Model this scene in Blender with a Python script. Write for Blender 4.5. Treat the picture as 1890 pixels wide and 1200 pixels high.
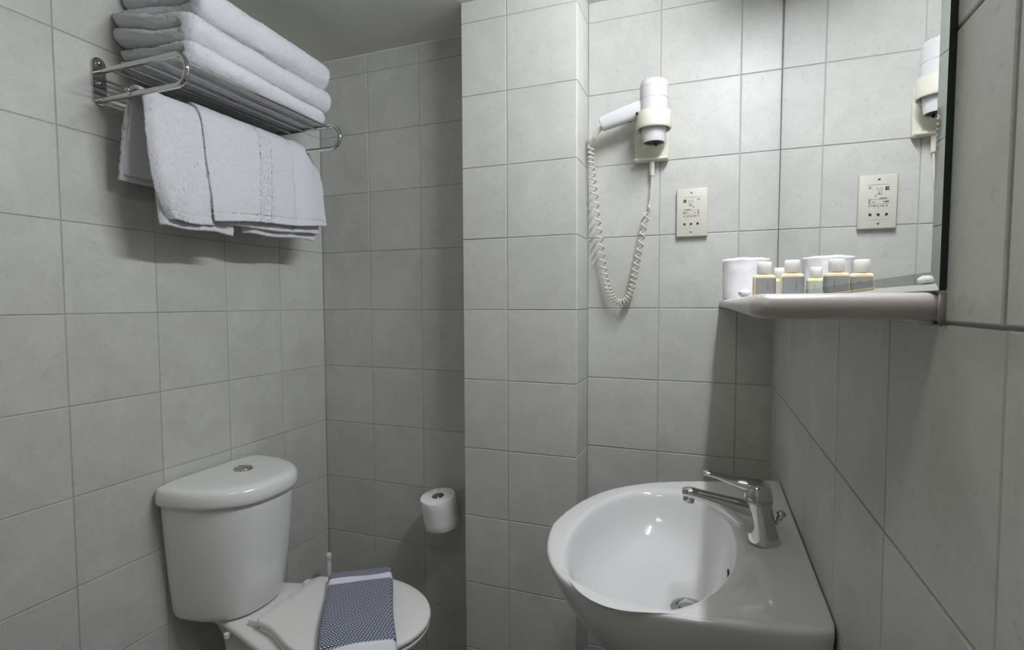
import bpy, bmesh, math, random
import numpy as np
from mathutils import Vector, Matrix, noise

random.seed(7)
RNG = np.random.RandomState(11)
SC = bpy.context.scene
COL = SC.collection
for o in list(bpy.data.objects):
    bpy.data.objects.remove(o)

# ------------------------------------------------------------------ camera
ZO = 1.22                       # height of the fourth tile joint's datum above the floor
CAMP = (1.295, -1.5442, 0.0079)
RX = (0.937047, 0.349180, -0.004095)
UP = (-0.013305, 0.047419, 0.998786)
BK = (0.348950, -0.935855, 0.049080)
cam_d = bpy.data.cameras.new('camera')
cam = bpy.data.objects.new('camera', cam_d)
COL.objects.link(cam)
cam_d.sensor_width = 36.0
cam_d.lens = 978.1266 / 1890 * 36.0
cam_d.shift_y = 7.49 / 1890
cam_d.clip_start = 0.01
M = Matrix(((RX[0], UP[0], BK[0], CAMP[0]), (RX[1], UP[1], BK[1], CAMP[1]),
            (RX[2], UP[2], BK[2], CAMP[2] + ZO), (0, 0, 0, 1)))
cam.matrix_world = M
SC.camera = cam

# ------------------------------------------------------------------ world, view
SC.view_settings.view_transform = 'Standard'
SC.view_settings.look = 'None'
SC.view_settings.gamma = 1
SC.view_settings.use_curve_mapping = False
SC.view_settings.exposure = 0.0
w = bpy.data.worlds.new('world')
SC.world = w
w.use_nodes = True
w.node_tree.nodes['Background'].inputs[0].default_value = (0.8, 0.85, 0.9, 1)
w.node_tree.nodes['Background'].inputs[1].default_value = 0.02
SC.cycles.max_bounces = 10
SC.cycles.diffuse_bounces = 6
SC.cycles.blur_glossy = 1.0
SC.cycles.sample_clamp_indirect = 4.0

TUBE_STRENGTH = 204.0
TUBE_COLOR = (0.925, 0.955, 1.03)
FILL_WATTS = 1.7

# soft fill light added near the ceiling, out of view, to lift the room
ld = bpy.data.lights.new('fill_light', 'AREA')
ld.shape = 'DISK'; ld.size = 0.30; ld.energy = FILL_WATTS; ld.color = (1.0, 0.97, 0.9)
lo = bpy.data.objects.new('fill_light', ld)
COL.objects.link(lo); lo.location = (0.95, -1.50, 0.80)

# ------------------------------------------------------------------ helpers
def V3(a): return np.array(a, float)

def tag(o, label=None, cat=None, group=None, kind=None):
    if label: o['label'] = label
    if cat: o['category'] = cat
    if group: o['group'] = group
    if kind: o['kind'] = kind
    return o

def world_loc(o):
    l = V3(o.location)
    while o.parent:
        o = o.parent; l = l + V3(o.location)
    return l

def mk(name, V, F, mat, parent=None, origin=None, smooth=True, attr=None, fmat=None):
    V = np.asarray(V, float).reshape(-1, 3)
    pl = world_loc(parent) if parent else np.zeros(3)
    og = V3(origin) if origin is not None else (np.zeros(3) if parent is None else pl)
    me = bpy.data.meshes.new(name)
    me.from_pydata((V - og).tolist(), [], F)
    if smooth:
        me.polygons.foreach_set('use_smooth', [True] * len(me.polygons))
    mats = mat if isinstance(mat, (list, tuple)) else [mat]
    for m in mats: me.materials.append(m)
    if fmat is not None:
        me.polygons.foreach_set('material_index', list(fmat))
    if attr is not None:
        a = me.attributes.new('pat', 'FLOAT_VECTOR', 'POINT')
        a.data.foreach_set('vector', np.asarray(attr, float).ravel())
    me.update()
    o = bpy.data.objects.new(name, me)
    COL.objects.link(o)
    o.parent = parent
    o.location = og - pl
    return o

def empty(name, loc, label=None, cat=None, group=None):
    o = bpy.data.objects.new(name, None)
    o.empty_display_size = 0.05
    COL.objects.link(o); o.location = loc
    return tag(o, label, cat, group)

def fixn(o):
    bm = bmesh.new(); bm.from_mesh(o.data)
    bmesh.ops.recalc_face_normals(bm, faces=bm.faces)
    bm.to_mesh(o.data); bm.free(); return o

def join(*parts):
    V = []; F = []; n = 0
    for v, f in parts:
        v = np.asarray(v, float).reshape(-1, 3)
        V.append(v); F += [tuple(i + n for i in q) for q in f]; n += len(v)
    return np.concatenate(V), F

def box(x0, x1, y0, y1, z0, z1, bev=0.0, seg=2):
    bm = bmesh.new()
    bmesh.ops.create_cube(bm, size=1)
    bmesh.ops.scale(bm, vec=(x1 - x0, y1 - y0, z1 - z0), verts=bm.verts)
    bmesh.ops.translate(bm, vec=((x0 + x1) / 2, (y0 + y1) / 2, (z0 + z1) / 2), verts=bm.verts)
    if bev > 0:
        bmesh.ops.bevel(bm, geom=list(bm.edges), offset=bev, segments=seg, profile=0.5, affect='EDGES')
    V = [tuple(v.co) for v in bm.verts]; bm.verts.index_update()
    F = [tuple(v.index for v in f.verts) for f in bm.faces]
    bm.free(); return V, F

def loft(rings, cap0=True, cap1=True, closed=True):
    n = len(rings[0]); V = np.concatenate([np.asarray(r, float) for r in rings]); F = []
    m = n if closed else n - 1
    for i in range(len(rings) - 1):
        for j in range(m):
            k = (j + 1) % n
            F.append((i * n + j, i * n + k, (i + 1) * n + k, (i + 1) * n + j))
    if cap0: F.append(tuple(range(n - 1, -1, -1)))
    if cap1: F.append(tuple((len(rings) - 1) * n + j for j in range(n)))
    return V, F

def frames(P, up=(0, 0, 1)):
    P = [V3(p) for p in P]; out = []
    u = V3(up); prev = None
    for i in range(len(P)):
        t = P[min(i + 1, len(P) - 1)] - P[max(i - 1, 0)]
        t = t / (np.linalg.norm(t) + 1e-12)
        if prev is None:
            a = np.cross(t, u)
            if np.linalg.norm(a) < 1e-3: a = np.cross(t, V3((1, 0, 0)))
        else:
            a = prev - t * (prev @ t)
        a /= np.linalg.norm(a) + 1e-12
        b = np.cross(a, t)
        prev = a
        out.append((P[i], t, a, b))
    return out

def sweep(P, W, n=14, up=(0, 0, 1), power=2.0, caps=True):
    """sections of half width w (sideways) and half height h (along up) along a path"""
    rings = []
    for (p, t, a, b), wh in zip(frames(P, up), W):
        w_, h_ = wh if isinstance(wh, (tuple, list)) else (wh, wh)
        r = []
        for k in range(n):
            th = 2 * math.pi * k / n; c, s = math.cos(th), math.sin(th)
            cx = math.copysign(abs(c) ** (2 / power), c); sx = math.copysign(abs(s) ** (2 / power), s)
            r.append(p + a * w_ * cx + b * h_ * sx)
        rings.append(r)
    return loft(rings, caps, caps)

def smooth_path(P, n=8):
    """Catmull-Rom through the points"""
    P = [V3(p) for p in P]; Q = [2 * P[0] - P[1]] + P + [2 * P[-1] - P[-2]]; out = []
    for i in range(1, len(Q) - 2):
        for k in range(n):
            t = k / n; a, b, c, d = Q[i - 1], Q[i], Q[i + 1], Q[i + 2]
            out.append(0.5 * ((2 * b) + (-a + c) * t + (2 * a - 5 * b + 4 * c - d) * t * t + (-a + 3 * b - 3 * c + d) * t ** 3))
    out.append(P[-1]); return out

def tube(P, r, n=12, caps=True): return sweep(P, [(r, r)] * len(P), n, caps=caps)

def lathe(prof, c=(0, 0, 0), axis=(0, 0, 1), n=40, caps=(True, True)):
    """prof: list of (r, h) along axis from c"""
    ax = V3(axis) / np.linalg.norm(axis)
    a = np.cross(ax, V3((1, 0, 0)) if abs(ax[0]) < .9 else V3((0, 1, 0))); a /= np.linalg.norm(a)
    b = np.cross(ax, a); c = V3(c)
    rings = [[c + ax * h + (a * math.cos(2 * math.pi * k / n) + b * math.sin(2 * math.pi * k / n)) * r for k in range(n)] for r, h in prof]
    return loft(rings, caps[0], caps[1])

def subsurf(o, lv=1):
    m = o.modifiers.new('subdivision', 'SUBSURF'); m.levels = lv; m.render_levels = lv; return o

def autosmooth(o, ang=40):
    """mark sharp edges so that flat and curved faces both shade cleanly"""
    me = o.data; bm = bmesh.new(); bm.from_mesh(me)
    bmesh.ops.recalc_face_normals(bm, faces=bm.faces)
    for e in bm.edges:
        if len(e.link_faces) == 2 and e.calc_face_angle(0) > math.radians(ang): e.smooth = False
    bm.to_mesh(me); bm.free(); return o

def part(name, vf, mat, parent=None, origin=None, smooth=True, sharp=None, **k):
    o = mk(name, vf[0], vf[1], mat, parent, origin, smooth, **k)
    if sharp: autosmooth(o, sharp)
    else: fixn(o)
    return o

# ------------------------------------------------------------------ materials
def new_mat(name):
    m = bpy.data.materials.new(name); m.use_nodes = True
    nt = m.node_tree; return m, nt, nt.nodes['Principled BSDF']

def N(nt, t, **kw):
    n = nt.nodes.new(t)
    for k, v in kw.items(): setattr(n, k, v)
    return n

def simple(name, col, rough=.5, metal=0.0, vary=.03, scale=30, bump=0.0, bscale=200, spec=.5, coat=0, sss=0, trans=0, ior=1.45, sheen=0, emis=None):
    m, nt, b = new_mat(name)
    tc = N(nt, 'ShaderNodeTexCoord')
    no = N(nt, 'ShaderNodeTexNoise'); no.inputs['Scale'].default_value = scale; no.inputs['Detail'].default_value = 4
    nt.links.new(tc.outputs['Object'], no.inputs['Vector'])
    mx = N(nt, 'ShaderNodeMix', data_type='RGBA')
    mx.inputs[6].default_value = (*[c * (1 - vary) for c in col], 1); mx.inputs[7].default_value = (*[min(1, c * (1 + vary)) for c in col], 1)
    nt.links.new(no.outputs['Fac'], mx.inputs[0]); nt.links.new(mx.outputs[2], b.inputs['Base Color'])
    b.inputs['Roughness'].default_value = rough; b.inputs['Metallic'].default_value = metal
    b.inputs['Specular IOR Level'].default_value = spec; b.inputs['IOR'].default_value = ior
    if coat: b.inputs['Coat Weight'].default_value = coat; b.inputs['Coat Roughness'].default_value = .05
    if sss: b.inputs['Subsurface Weight'].default_value = sss; b.inputs['Subsurface Radius'].default_value = (.01, .01, .01); b.inputs['Subsurface Scale'].default_value = 1
    if trans: b.inputs['Transmission Weight'].default_value = trans
    if sheen: b.inputs['Sheen Weight'].default_value = sheen; b.inputs['Sheen Roughness'].default_value = .5
    if emis: b.inputs['Emission Color'].default_value = (*emis[0], 1); b.inputs['Emission Strength'].default_value = emis[1]
    if bump:
        n2 = N(nt, 'ShaderNodeTexNoise'); n2.inputs['Scale'].default_value = bscale; n2.inputs['Detail'].default_value = 3
        nt.links.new(tc.outputs['Object'], n2.inputs['Vector'])
        bp = N(nt, 'ShaderNodeBump'); bp.inputs['Strength'].default_value = 1; bp.inputs['Distance'].default_value = bump
        nt.links.new(n2.outputs['Fac'], bp.inputs['Height']); nt.links.new(bp.outputs['Normal'], b.inputs['Normal'])
    return m

def tile_material():
    m, nt, b = new_mat('glazed_stone_tile')
    geo = N(nt, 'ShaderNodeNewGeometry'); oi = N(nt, 'ShaderNodeObjectInfo')
    sh = N(nt, 'ShaderNodeVectorMath', operation='SCALE'); cb = N(nt, 'ShaderNodeCombineXYZ')
    for i in range(3): nt.links.new(oi.outputs['Random'], cb.inputs[i])
    nt.links.new(cb.outputs[0], sh.inputs[0]); sh.inputs['Scale'].default_value = 37.0
    ad = N(nt, 'ShaderNodeVectorMath', operation='ADD')
    nt.links.new(geo.outputs['Position'], ad.inputs[0]); nt.links.new(sh.outputs[0], ad.inputs[1])
    def noi(scale, det, rough=.55, dist=0):
        n = N(nt, 'ShaderNodeTexNoise'); n.inputs['Scale'].default_value = scale; n.inputs['Detail'].default_value = det
        n.inputs['Roughness'].default_value = rough; n.inputs['Distortion'].default_value = dist
        nt.links.new(ad.outputs[0], n.inputs['Vector']); return n
    def ramp(src, stops):
        r = N(nt, 'ShaderNodeValToRGB'); e = r.color_ramp.elements
        for i, (p, c) in enumerate(stops):
            x = e[i] if i < 2 else e.new(p)
            x.position = p; x.color = (c, c, c, 1)
        nt.links.new(src, r.inputs[0]); return r
    a = ramp(noi(9, 5, .6, .6).outputs['Fac'], [(.3, .90), (.7, 1.05)])
    c = ramp(noi(75, 3, .6, 1.6).outputs['Fac'], [(.28, .86), (.40, 1.0)])
    d = ramp(noi(33, 6, .75, 2.5).outputs['Fac'], [(.35, .955), (.62, 1.03)])
    m1 = N(nt, 'ShaderNodeMix', data_type='RGBA', blend_type='MULTIPLY'); m1.inputs[0].default_value = 1
    nt.links.new(a.outputs[0], m1.inputs[6]); nt.links.new(c.outputs[0], m1.inputs[7])
    m2 = N(nt, 'ShaderNodeMix', data_type='RGBA', blend_type='MULTIPLY'); m2.inputs[0].default_value = 1
    nt.links.new(m1.outputs[2], m2.inputs[6]); nt.links.new(d.outputs[0], m2.inputs[7])
    m3 = N(nt, 'ShaderNodeMix', data_type='RGBA', blend_type='MULTIPLY'); m3.inputs[0].default_value = 1
    m3.inputs[6].default_value = (*TILE, 1)
    nt.links.new(m2.outputs[2], m3.inputs[7])
    tr = N(nt, 'ShaderNodeMapRange'); tr.inputs[3].default_value = .975; tr.inputs[4].default_value = 1.025
    nt.links.new(oi.outputs['Random'], tr.inputs[0])
    m4 = N(nt, 'ShaderNodeVectorMath', operation='SCALE')
    nt.links.new(m3.outputs[2], m4.inputs[0]); nt.links.new(tr.outputs[0], m4.inputs['Scale'])
    nt.links.new(m4.outputs[0], b.inputs['Base Color'])
    b.inputs['Roughness'].default_value = .42; b.inputs['Specular IOR Level'].default_value = .4
    bp = N(nt, 'ShaderNodeBump'); bp.inputs['Distance'].default_value = .0006; bp.inputs['Strength'].default_value = .7
    nt.links.new(d.outputs[0], bp.inputs['Height']); nt.links.new(bp.outputs['Normal'], b.inputs['Normal'])
    return m

TILE = (.53, .53, .492)
M_TILE = tile_material()
M_GROUT = simple('grout', (.40, .40, .37), .85, bump=.0004)
M_CEIL = simple('ceiling_paint', (.66, .66, .61), .8, bump=.0003, bscale=60)
M_FLOOR = simple('floor_tile', (.16, .16, .15), .4, scale=8, vary=.1)
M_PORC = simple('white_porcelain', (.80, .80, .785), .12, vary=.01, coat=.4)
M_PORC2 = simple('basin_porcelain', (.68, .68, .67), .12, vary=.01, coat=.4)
M_SEAT = simple('white_seat_plastic', (.80, .79, .765), .32, vary=.01)
M_CHROME = simple('chrome', (.62, .62, .61), .07, 1.0, vary=.02)
M_STEEL = simple('brushed_steel', (.5, .5, .5), .22, 1.0, vary=.02)
M_DARK = simple('dark_recess', (.015, .015, .015), .6)
M_CREAM = simple('cream_plastic', (.66, .635, .54), .33, vary=.01)
M_DRYER = simple('dryer_plastic', (.61, .605, .60), .28, vary=.01)
M_SOCK = simple('socket_plastic', (.58, .565, .49), .35, vary=.01)
M_SHELF = simple('shelf_ceramic', (.55, .51, .49), .35, vary=.06, scale=14)
M_PAPER = simple('tissue_paper', (.84, .83, .82), .9, bump=.0012, bscale=130)
M_CARD = simple('grey_card', (.28, .25, .24), .9)
M_TERRY = simple('white_terry', (.72, .725, .755), .95, vary=.07, scale=450, bump=.0028, bscale=430, sheen=.25)
M_TERRYB = simple('white_terry_smooth', (.70, .705, .74), .95, vary=.02, scale=400, bump=.0005, bscale=900)
M_BEVEL = simple('mirror_border', (.50, .54, .51), .0, 1.0, vary=0)
M_MIRROR = simple('mirror_silver', (.90, .91, .90), .0, 1.0, vary=0)
M_MEDGE = simple('mirror_edge_green', (.012, .022, .018), .25)
M_LIQ = simple('amber_liquid_plastic', (.90, .74, .50), .15, vary=.05, sss=.3)
M_LIQ2 = simple('yellow_liquid_plastic', (.90, .86, .42), .15, vary=.05, sss=.3)
M_CAP = simple('white_cap_plastic', (.88, .88, .85), .3, sss=.2)
M_LABEL = simple('silver_grey_label', (.33, .34, .34), .45, vary=.08, scale=60)
M_LABEL2 = simple('green_grey_label', (.52, .55, .47), .45, vary=.06, scale=60)
M_INK = simple('black_print', (.02, .02, .02), .6)
M_LINE = simple('grey_print', (.25, .24, .22), .6)
M_WHITE = simple('white_paint', (.75, .75, .72), .5)
M_TUBE = simple('lamp_tube', (.9, .9, .9), .4, emis=(TUBE_COLOR, TUBE_STRENGTH))
M_FILL = simple('fill_diffuser', (.9, .9, .9), .4, emis=((1, .97, .9), 2.0))  # glow of the added fill lamp

def mat_fabric():
    m, nt, b = new_mat('blue_white_weave')
    at = N(nt, 'ShaderNodeAttribute', attribute_name='pat')
    sp = N(nt, 'ShaderNodeSeparateXYZ'); nt.links.new(at.outputs['Vector'], sp.inputs[0])
    def mth(op, a, c=None, d=None):
        n = N(nt, 'ShaderNodeMath', operation=op)
        for i, x in enumerate((a, c, d)):
            if x is None: continue
            if isinstance(x, (int, float)): n.inputs[i].default_value = x
            else: nt.links.new(x, n.inputs[i])
        return n.outputs[0]
    U, Vv = sp.outputs[0], sp.outputs[1]
    rows = mth('MULTIPLY', Vv, 1 / .0064)
    ri = mth('FLOOR', rows); rf = mth('FRACT', rows)
    par = mth('MODULO', ri, 2.0)
    sgn = mth('MULTIPLY_ADD', par, 2.0, -1.0)
    cen = mth('SUBTRACT', rf, .5)
    sk = mth('MULTIPLY', mth('MULTIPLY', cen, sgn), .9)
    uu = mth('ADD', mth('ADD', mth('MULTIPLY', U, 1 / .0078), sk), mth('MULTIPLY', ri, .37))
    uf = mth('ABSOLUTE', mth('SUBTRACT', mth('FRACT', uu), .5))
    vf = mth('ABSOLUTE', cen)
    dd = mth('ADD', mth('MULTIPLY', uf, uf), mth('MULTIPLY', mth('MULTIPLY', vf, vf), .62))
    white = mth('LESS_THAN', dd, .075)
    # plain bands near each end
    def band(a0, a1):
        wob = N(nt, 'ShaderNodeTexNoise'); wob.inputs['Scale'].default_value = 9; nt.links.new(at.outputs['Vector'], wob.inputs['Vector'])
        v2 = mth('ADD', Vv, mth('MULTIPLY', mth('SUBTRACT', wob.outputs['Fac'], .5), .004))
        return mth('MULTIPLY', mth('GREATER_THAN', v2, a0), mth('LESS_THAN', v2, a1))
    bd = mth('MAXIMUM', band(.042, .071), band(.345, .385))
    c1 = N(nt, 'ShaderNodeMix', data_type='RGBA'); c1.inputs[6].default_value = (.07, .083, .125, 1); c1.inputs[7].default_value = (.66, .68, .73, 1)
    nt.links.new(white, c1.inputs[0])
    c2 = N(nt, 'ShaderNodeMix', data_type='RGBA'); c2.inputs[7].default_value = (.78, .78, .84, 1)
    nt.links.new(bd, c2.inputs[0]); nt.links.new(c1.outputs[2], c2.inputs[6])
    nt.links.new(c2.outputs[2], b.inputs['Base Color'])
    b.inputs['Roughness'].default_value = .95; b.inputs['Specular IOR Level'].default_value = .1
    bp = N(nt, 'ShaderNodeBump'); bp.inputs['Distance'].default_value = .0012
    hh = mth('MULTIPLY', white, mth('SUBTRACT', 1.0, bd))
    nt.links.new(hh, bp.inputs['Height']); nt.links.new(bp.outputs['Normal'], b.inputs['Normal'])
    return m
M_MAT = mat_fabric()

# ------------------------------------------------------------------ room shell
CZ, FZ = .848, -ZO
H = .2
GAP = .0024
_tile_cache = {}
def tile_mesh(a, b):
    """tile lying in its own xy plane, face towards +z at z = 0"""
    key = (round(a, 4), round(b, 4))
    if key in _tile_cache: return _tile_cache[key]
    t, c = .006, .0012
    def q(i, z): return [(-a / 2 + i, -b / 2 + i, z), (a / 2 - i, -b / 2 + i, z), (a / 2 - i, b / 2 - i, z), (-a / 2 + i, b / 2 - i, z)]
    V = q(0, -t) + q(0, -c * .8) + q(c * .45, -c * .25) + q(c, 0)
    F = [(3, 2, 1, 0)]
    for r in range(3):
        for j in range(4):
            k = (j + 1) % 4; F.append((r * 4 + j, r * 4 + k, r * 4 + 4 + k, r * 4 + 4 + j))
    F.append((12, 13, 14, 15))
    me = bpy.data.meshes.new('tile'); me.from_pydata(V, [], F); me.materials.append(M_TILE)
    _tile_cache[key] = me; return me

def lay_tiles(parent, us, vs, place):
    """us, vs: joint positions; place(u, v) -> (point, udir, vdir)"""
    pl = world_loc(parent)
    for i in range(len(us) - 1):
        for j in range(len(vs) - 1):
            a = abs(us[i + 1] - us[i]) - GAP; b = vs[j + 1] - vs[j] - GAP
            if a < .006 or b < .006: continue
            p, ud, vd = place((us[i] + us[i + 1]) / 2, (vs[j] + vs[j + 1]) / 2)
            nd = Vector(ud).cross(Vector(vd)).normalized()
            o = bpy.data.objects.new('tile', tile_mesh(a, b)); COL.objects.link(o); o.parent = parent
            R = Matrix((Vector(ud).normalized(), Vector(vd).normalized(), nd)).transposed()
            R = R @ Matrix.Rotation(random.gauss(0, .0012), 3, 'X') @ Matrix.Rotation(random.gauss(0, .0012), 3, 'Y')
            o.rotation_euler = R.to_euler()
            o.location = Vector(p) + nd * random.uniform(-.0003, .0002) - Vector(pl)

def zrows(z0):
    r = [FZ]; k = -6
    while z0 + k * H < CZ - .01:
        if z0 + k * H > FZ + .004: r.append(z0 + k * H)
        k += 1
    return r + [CZ]

G = .0016
YF = -2.35
def wallobj(name, vf):
    o = part(name, vf, M_GROUT, smooth=False); o['kind'] = 'structure'; return o

wl = wallobj('wall_left', box(-.10, -G, YF - .1, .10, FZ, CZ))
ys = [-.2035 * k for k in range(12)][::-1]; ys[0] = YF
lay_tiles(wl, ys, zrows(-.0128), lambda u, v: ((0, u, v), (0, 1, 0), (0, 0, 1)))
wb = wallobj('wall_back', box(-G, .66, G, .10, FZ, CZ))
lay_tiles(wb, [0, .2002, .4, .6, .63], zrows(-.0128), lambda u, v: ((u, 0, v), (1, 0, 0), (0, 0, 1)))
wp = wallobj('wall_pier', box(.63 + G, .964 - G, -.162 + G, .10, FZ, CZ))
zr = zrows(-.0114)
lay_tiles(wp, [.63, .766, .964], zr, lambda u, v: ((u, -.162, v), (1, 0, 0), (0, 0, 1)))
lay_tiles(wp, [-.162, 0], zr, lambda u, v: ((.63, u, v), (0, -1, 0), (0, 0, 1)))
lay_tiles(wp, [-.162, -.032], zr, lambda u, v: ((.964, u, v), (0, 1, 0), (0, 0, 1)))
wr = wallobj('wall_recess', box(.96, 1.50, -.032 + G, .10, FZ, CZ))
lay_tiles(wr, [.964, 1.1625, 1.363, 1.458], zrows(-.0083), lambda u, v: ((u, -.032, v), (1, 0, 0), (0, 0, 1)))

# the right wall: plumb below the shelf, slightly out of true above it (as tiled walls are)
KZ = -.0073
def xr(y, z):
    if z < KZ: return 1.450 - .0025 * max(0, (y + .5)) / .5
    return 1.4498 + .0108 * max(0, min(1.1, y + 1.1)) + .0045 * (z - .2)
gy = [YF - .1, -1.1, -.5, -.02]
gz = [FZ, KZ - 1e-4, KZ, CZ]
Vw = []; Fw = []
for z in gz:
    for y in gy: Vw.append((xr(y, z) + G + .0006, y, z))
for z in (FZ, CZ):
    for y in (gy[0], gy[-1]): Vw.append((1.56, y, z))
for i in range(3):
    for j in range(3): Fw.append((i * 4 + j, i * 4 + j + 1, i * 4 + 5 + j, i * 4 + 4 + j))
Fw += [(16, 17, 19, 18), (12, 13, 14, 15, 19, 18), (3, 2, 1, 0, 16, 17), (0, 4, 8, 12, 18, 16), (15, 11, 7, 3, 17, 19)]
wg = wallobj('wall_right', (Vw, Fw))
rys = [YF] + [-.155 - .2035 * k for k in range(10)][::-1] + [-.032]
def plr(u, v):
    e = .01
    ud = Vector((xr(u + e, v) - xr(u - e, v), 2 * e, 0)).normalized(); vd = Vector((xr(u, v + e) - xr(u, v - e), 0, 2 * e)).normalized()
    return (xr(u, v), u, v), -ud, vd
lay_tiles(wg, rys, zrows(KZ), plr)
wf = wallobj('wall_front', box(-.1, 1.56, YF - .1, YF - G, FZ, CZ))
lay_tiles(wf, [0, .2, .4, .42], zrows(-.01), lambda u, v: ((u, YF, v), (-1, 0, 0), (0, 0, 1)))
lay_tiles(wf, [1.22, 1.42, 1.45], zrows(-.01), lambda u, v: ((u, YF, v), (-1, 0, 0), (0, 0, 1)))
dr = part('door_1', box(.44, 1.20, YF - .03, YF + .012, FZ, .80, .003), M_WHITE, sharp=30); dr['kind'] = 'structure'
for a in ((.52, 1.12, -1.05, -.30), (.52, 1.12, -.18, .68)):
    part('panel', box(a[0], a[1], YF + .010, YF + .018, a[2], a[3], .004), M_WHITE, dr, sharp=30)
part('door_handle', sweep(smooth_path([(1.14, YF + .012, -.2), (1.14, YF + .05, -.2), (1.12, YF + .055, -.2), (1.03, YF + .055, -.2)]), [.008] * 25), M_CHROME, dr)
ce = part('ceiling', box(-.1, 1.56, YF - .1, .1, CZ, CZ + .05), M_CEIL, smooth=False); ce['kind'] = 'structure'
fl = part('floor', box(-.1, 1.56, YF - .1, .1, FZ - .05, FZ), M_FLOOR, smooth=False); fl['kind'] = 'structure'
# ragged caulk bead between the tiles and the ceiling
tc_ = []
for k in range(60):
    x = .63 * k / 59; tc_.append((x, -.0005, CZ - .0005))
tr = part('trim_1', sweep(tc_, [(.0016 + .0008 * random.random(), .0016 + .0008 * random.random()) for _ in tc_], 6), M_WHITE); tr['kind'] = 'structure'
tc_ = [(.0005, -.9 * k / 59, CZ - .0005) for k in range(60)]
tr = part('trim_2', sweep(tc_, [(.0016 + .0008 * random.random(), .0016 + .0008 * random.random()) for _ in tc_], 6), M_WHITE); tr['kind'] = 'structure'

# ------------------------------------------------------------------ lamp above the mirror, added fill lamp
LX, LZ = 1.387, .812
LY0, LY1 = -.95, -.35
lamp = empty('wall_lamp', (1.45, -.45, .812), 'slim white tube lamp fixed to the wall above the mirror', 'lamp')
part('housing', box(1.412, 1.4585, LY0 - .02, LY1 + .02, .788, .842, .004), M_WHITE, lamp, sharp=30)
part('lamp_tube', tube([(LX, LY0 + .012, LZ), (LX, LY1 - .012, LZ)], .013, 20), M_TUBE, lamp, sharp=40)
for y0, y1 in ((LY0 - .012, LY0 + .014), (LY1 - .014, LY1 + .012)):
    part('end_cap', box(LX - .017, 1.414, y0, y1, LZ - .017, LZ + .017, .004), M_WHITE, lamp, sharp=30)
cl = empty('fill_lamp', (.95, -1.50, CZ), 'round fill lamp added on the ceiling, out of view', 'lamp')  # unseen fixture added around the fill light
part('base', lathe([(.17, 0), (.17, -.012)], (.95, -1.50, CZ)), M_WHITE, cl, sharp=30)
part('fill_disc', lathe([(.165, -.012), (.16, -.026), (.12, -.038), (.05, -.043)], (.95, -1.50, CZ)), M_FILL, cl)

# ------------------------------------------------------------------ mirror
def xm(y, z): return 1.4443 + .01135 * (y + 1.094) + .0045 * (z - .2)
MY0, MY1, MZ0, MZ1 = -1.094, -.036, .0155, .775
mir = empty('wall_mirror', (1.452, -.56, .0155), 'large frameless wall mirror with chamfered edges, above the white shelf', 'mirror')
bv = .0135; dp_ = .0010
rect = lambda i, d: [(xm(y, z) + d, y, z) for y, z in ((MY0 + i, MZ0 + i), (MY1 - i, MZ0 + i), (MY1 - i, MZ1 - i), (MY0 + i, MZ1 - i))]
V = rect(bv, 0); F = [(0, 1, 2, 3)]
part('mirror_glass', (V + rect(bv, .0045), F + [(7, 6, 5, 4)]), M_MIRROR, mir, smooth=False)
V = rect(bv, 0) + rect(0, dp_)
F = [(j, (j + 1) % 4, 4 + (j + 1) % 4, 4 + j) for j in range(4)]
part('polished_border', (V, F), M_BEVEL, mir, smooth=False)
V = rect(0, dp_) + rect(0, .0050)
part('glass_edge', (V, [(j, (j + 1) % 4, 4 + (j + 1) % 4, 4 + j) for j in range(4)] + [(7, 6, 5, 4)]), M_MEDGE, mir, smooth=False)
for y in (-.052, -.9):
    part('clip', box(xm(y, .77) - .004, xm(y, .77) + .006, y - .008, y + .008, .758, .786, .002), M_CHROME, mir, sharp=30)

M_GAP = simple('dark_gap_strip', (.16, .16, .15), .5)  # dark strip stands in for the dark gap at the mirror's far edge
tq = part('trim_3', sweep([(xm(-.036, z) + .0015, -.0345, z) for z in np.linspace(.02, .84, 30)], [(.0026 + .0008 * random.random(), .0026) for _ in range(30)], 8), M_GAP); tq['kind'] = 'structure'
# ------------------------------------------------------------------ shelf
sh = empty('wall_shelf', (1.45, -.56, -.0057), 'white ceramic shelf with a rounded nose under the mirror', 'shelf')
SY0, SY1, SX, SZ0, SZ1 = -1.088, -.0335, 1.3245, -.0057, .0145
secs = []
def nose(x_in, r=.0101, n=9):
    zc = (SZ0 + SZ1) / 2
    return [(x_in + r - r * math.sin(math.pi * k / (n - 1)), zc - r * math.cos(math.pi * k / (n - 1))) for k in range(n)]
ring_at = []
for y, dx in [(SY1, -.006), (-.10, -.005), (-.2, -.003), (-.5, 0), (-.8, 0), (-1.05, 0), (-1.07, .0008), (-1.078, .0025), (-1.084, .006), (SY0, .012)]:
    dz = 0
    if y < -1.07: dz = (1 - math.sqrt(max(0, 1 - ((y + 1.07) / (SY0 + 1.07)) ** 2))) * .0085
    ws = 1.4485 if y < -.5 else 1.4470
    pts = [(ws, SZ1)] + [p for p in nose(SX + dx)][::-1] + [(ws, SZ0)]
    zc = (SZ0 + SZ1) / 2
    ring_at.append([(x, y, zc + (z - zc) * (1 - dz / .0101)) for x, z in pts])
part('shelf_board', loft(ring_at), M_SHELF, sh, sharp=50)
part('caulk_line', sweep([(1.4478, y, -.0058 - .0012 * random.random()) for y in np.linspace(-1.07, -.06, 50)], [(.002 + .0015 * random.random(), .003) for _ in range(50)], 8), M_SOCK, sh)
part('wall_bracket', sweep([(1.4475, -1.092, .014), (1.4475, -1.092, -.004), (1.4475, -1.090, -.0095)], [(.0028, .0025), (.003, .003), (.001, .001)], 8), M_CARD, sh)

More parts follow.
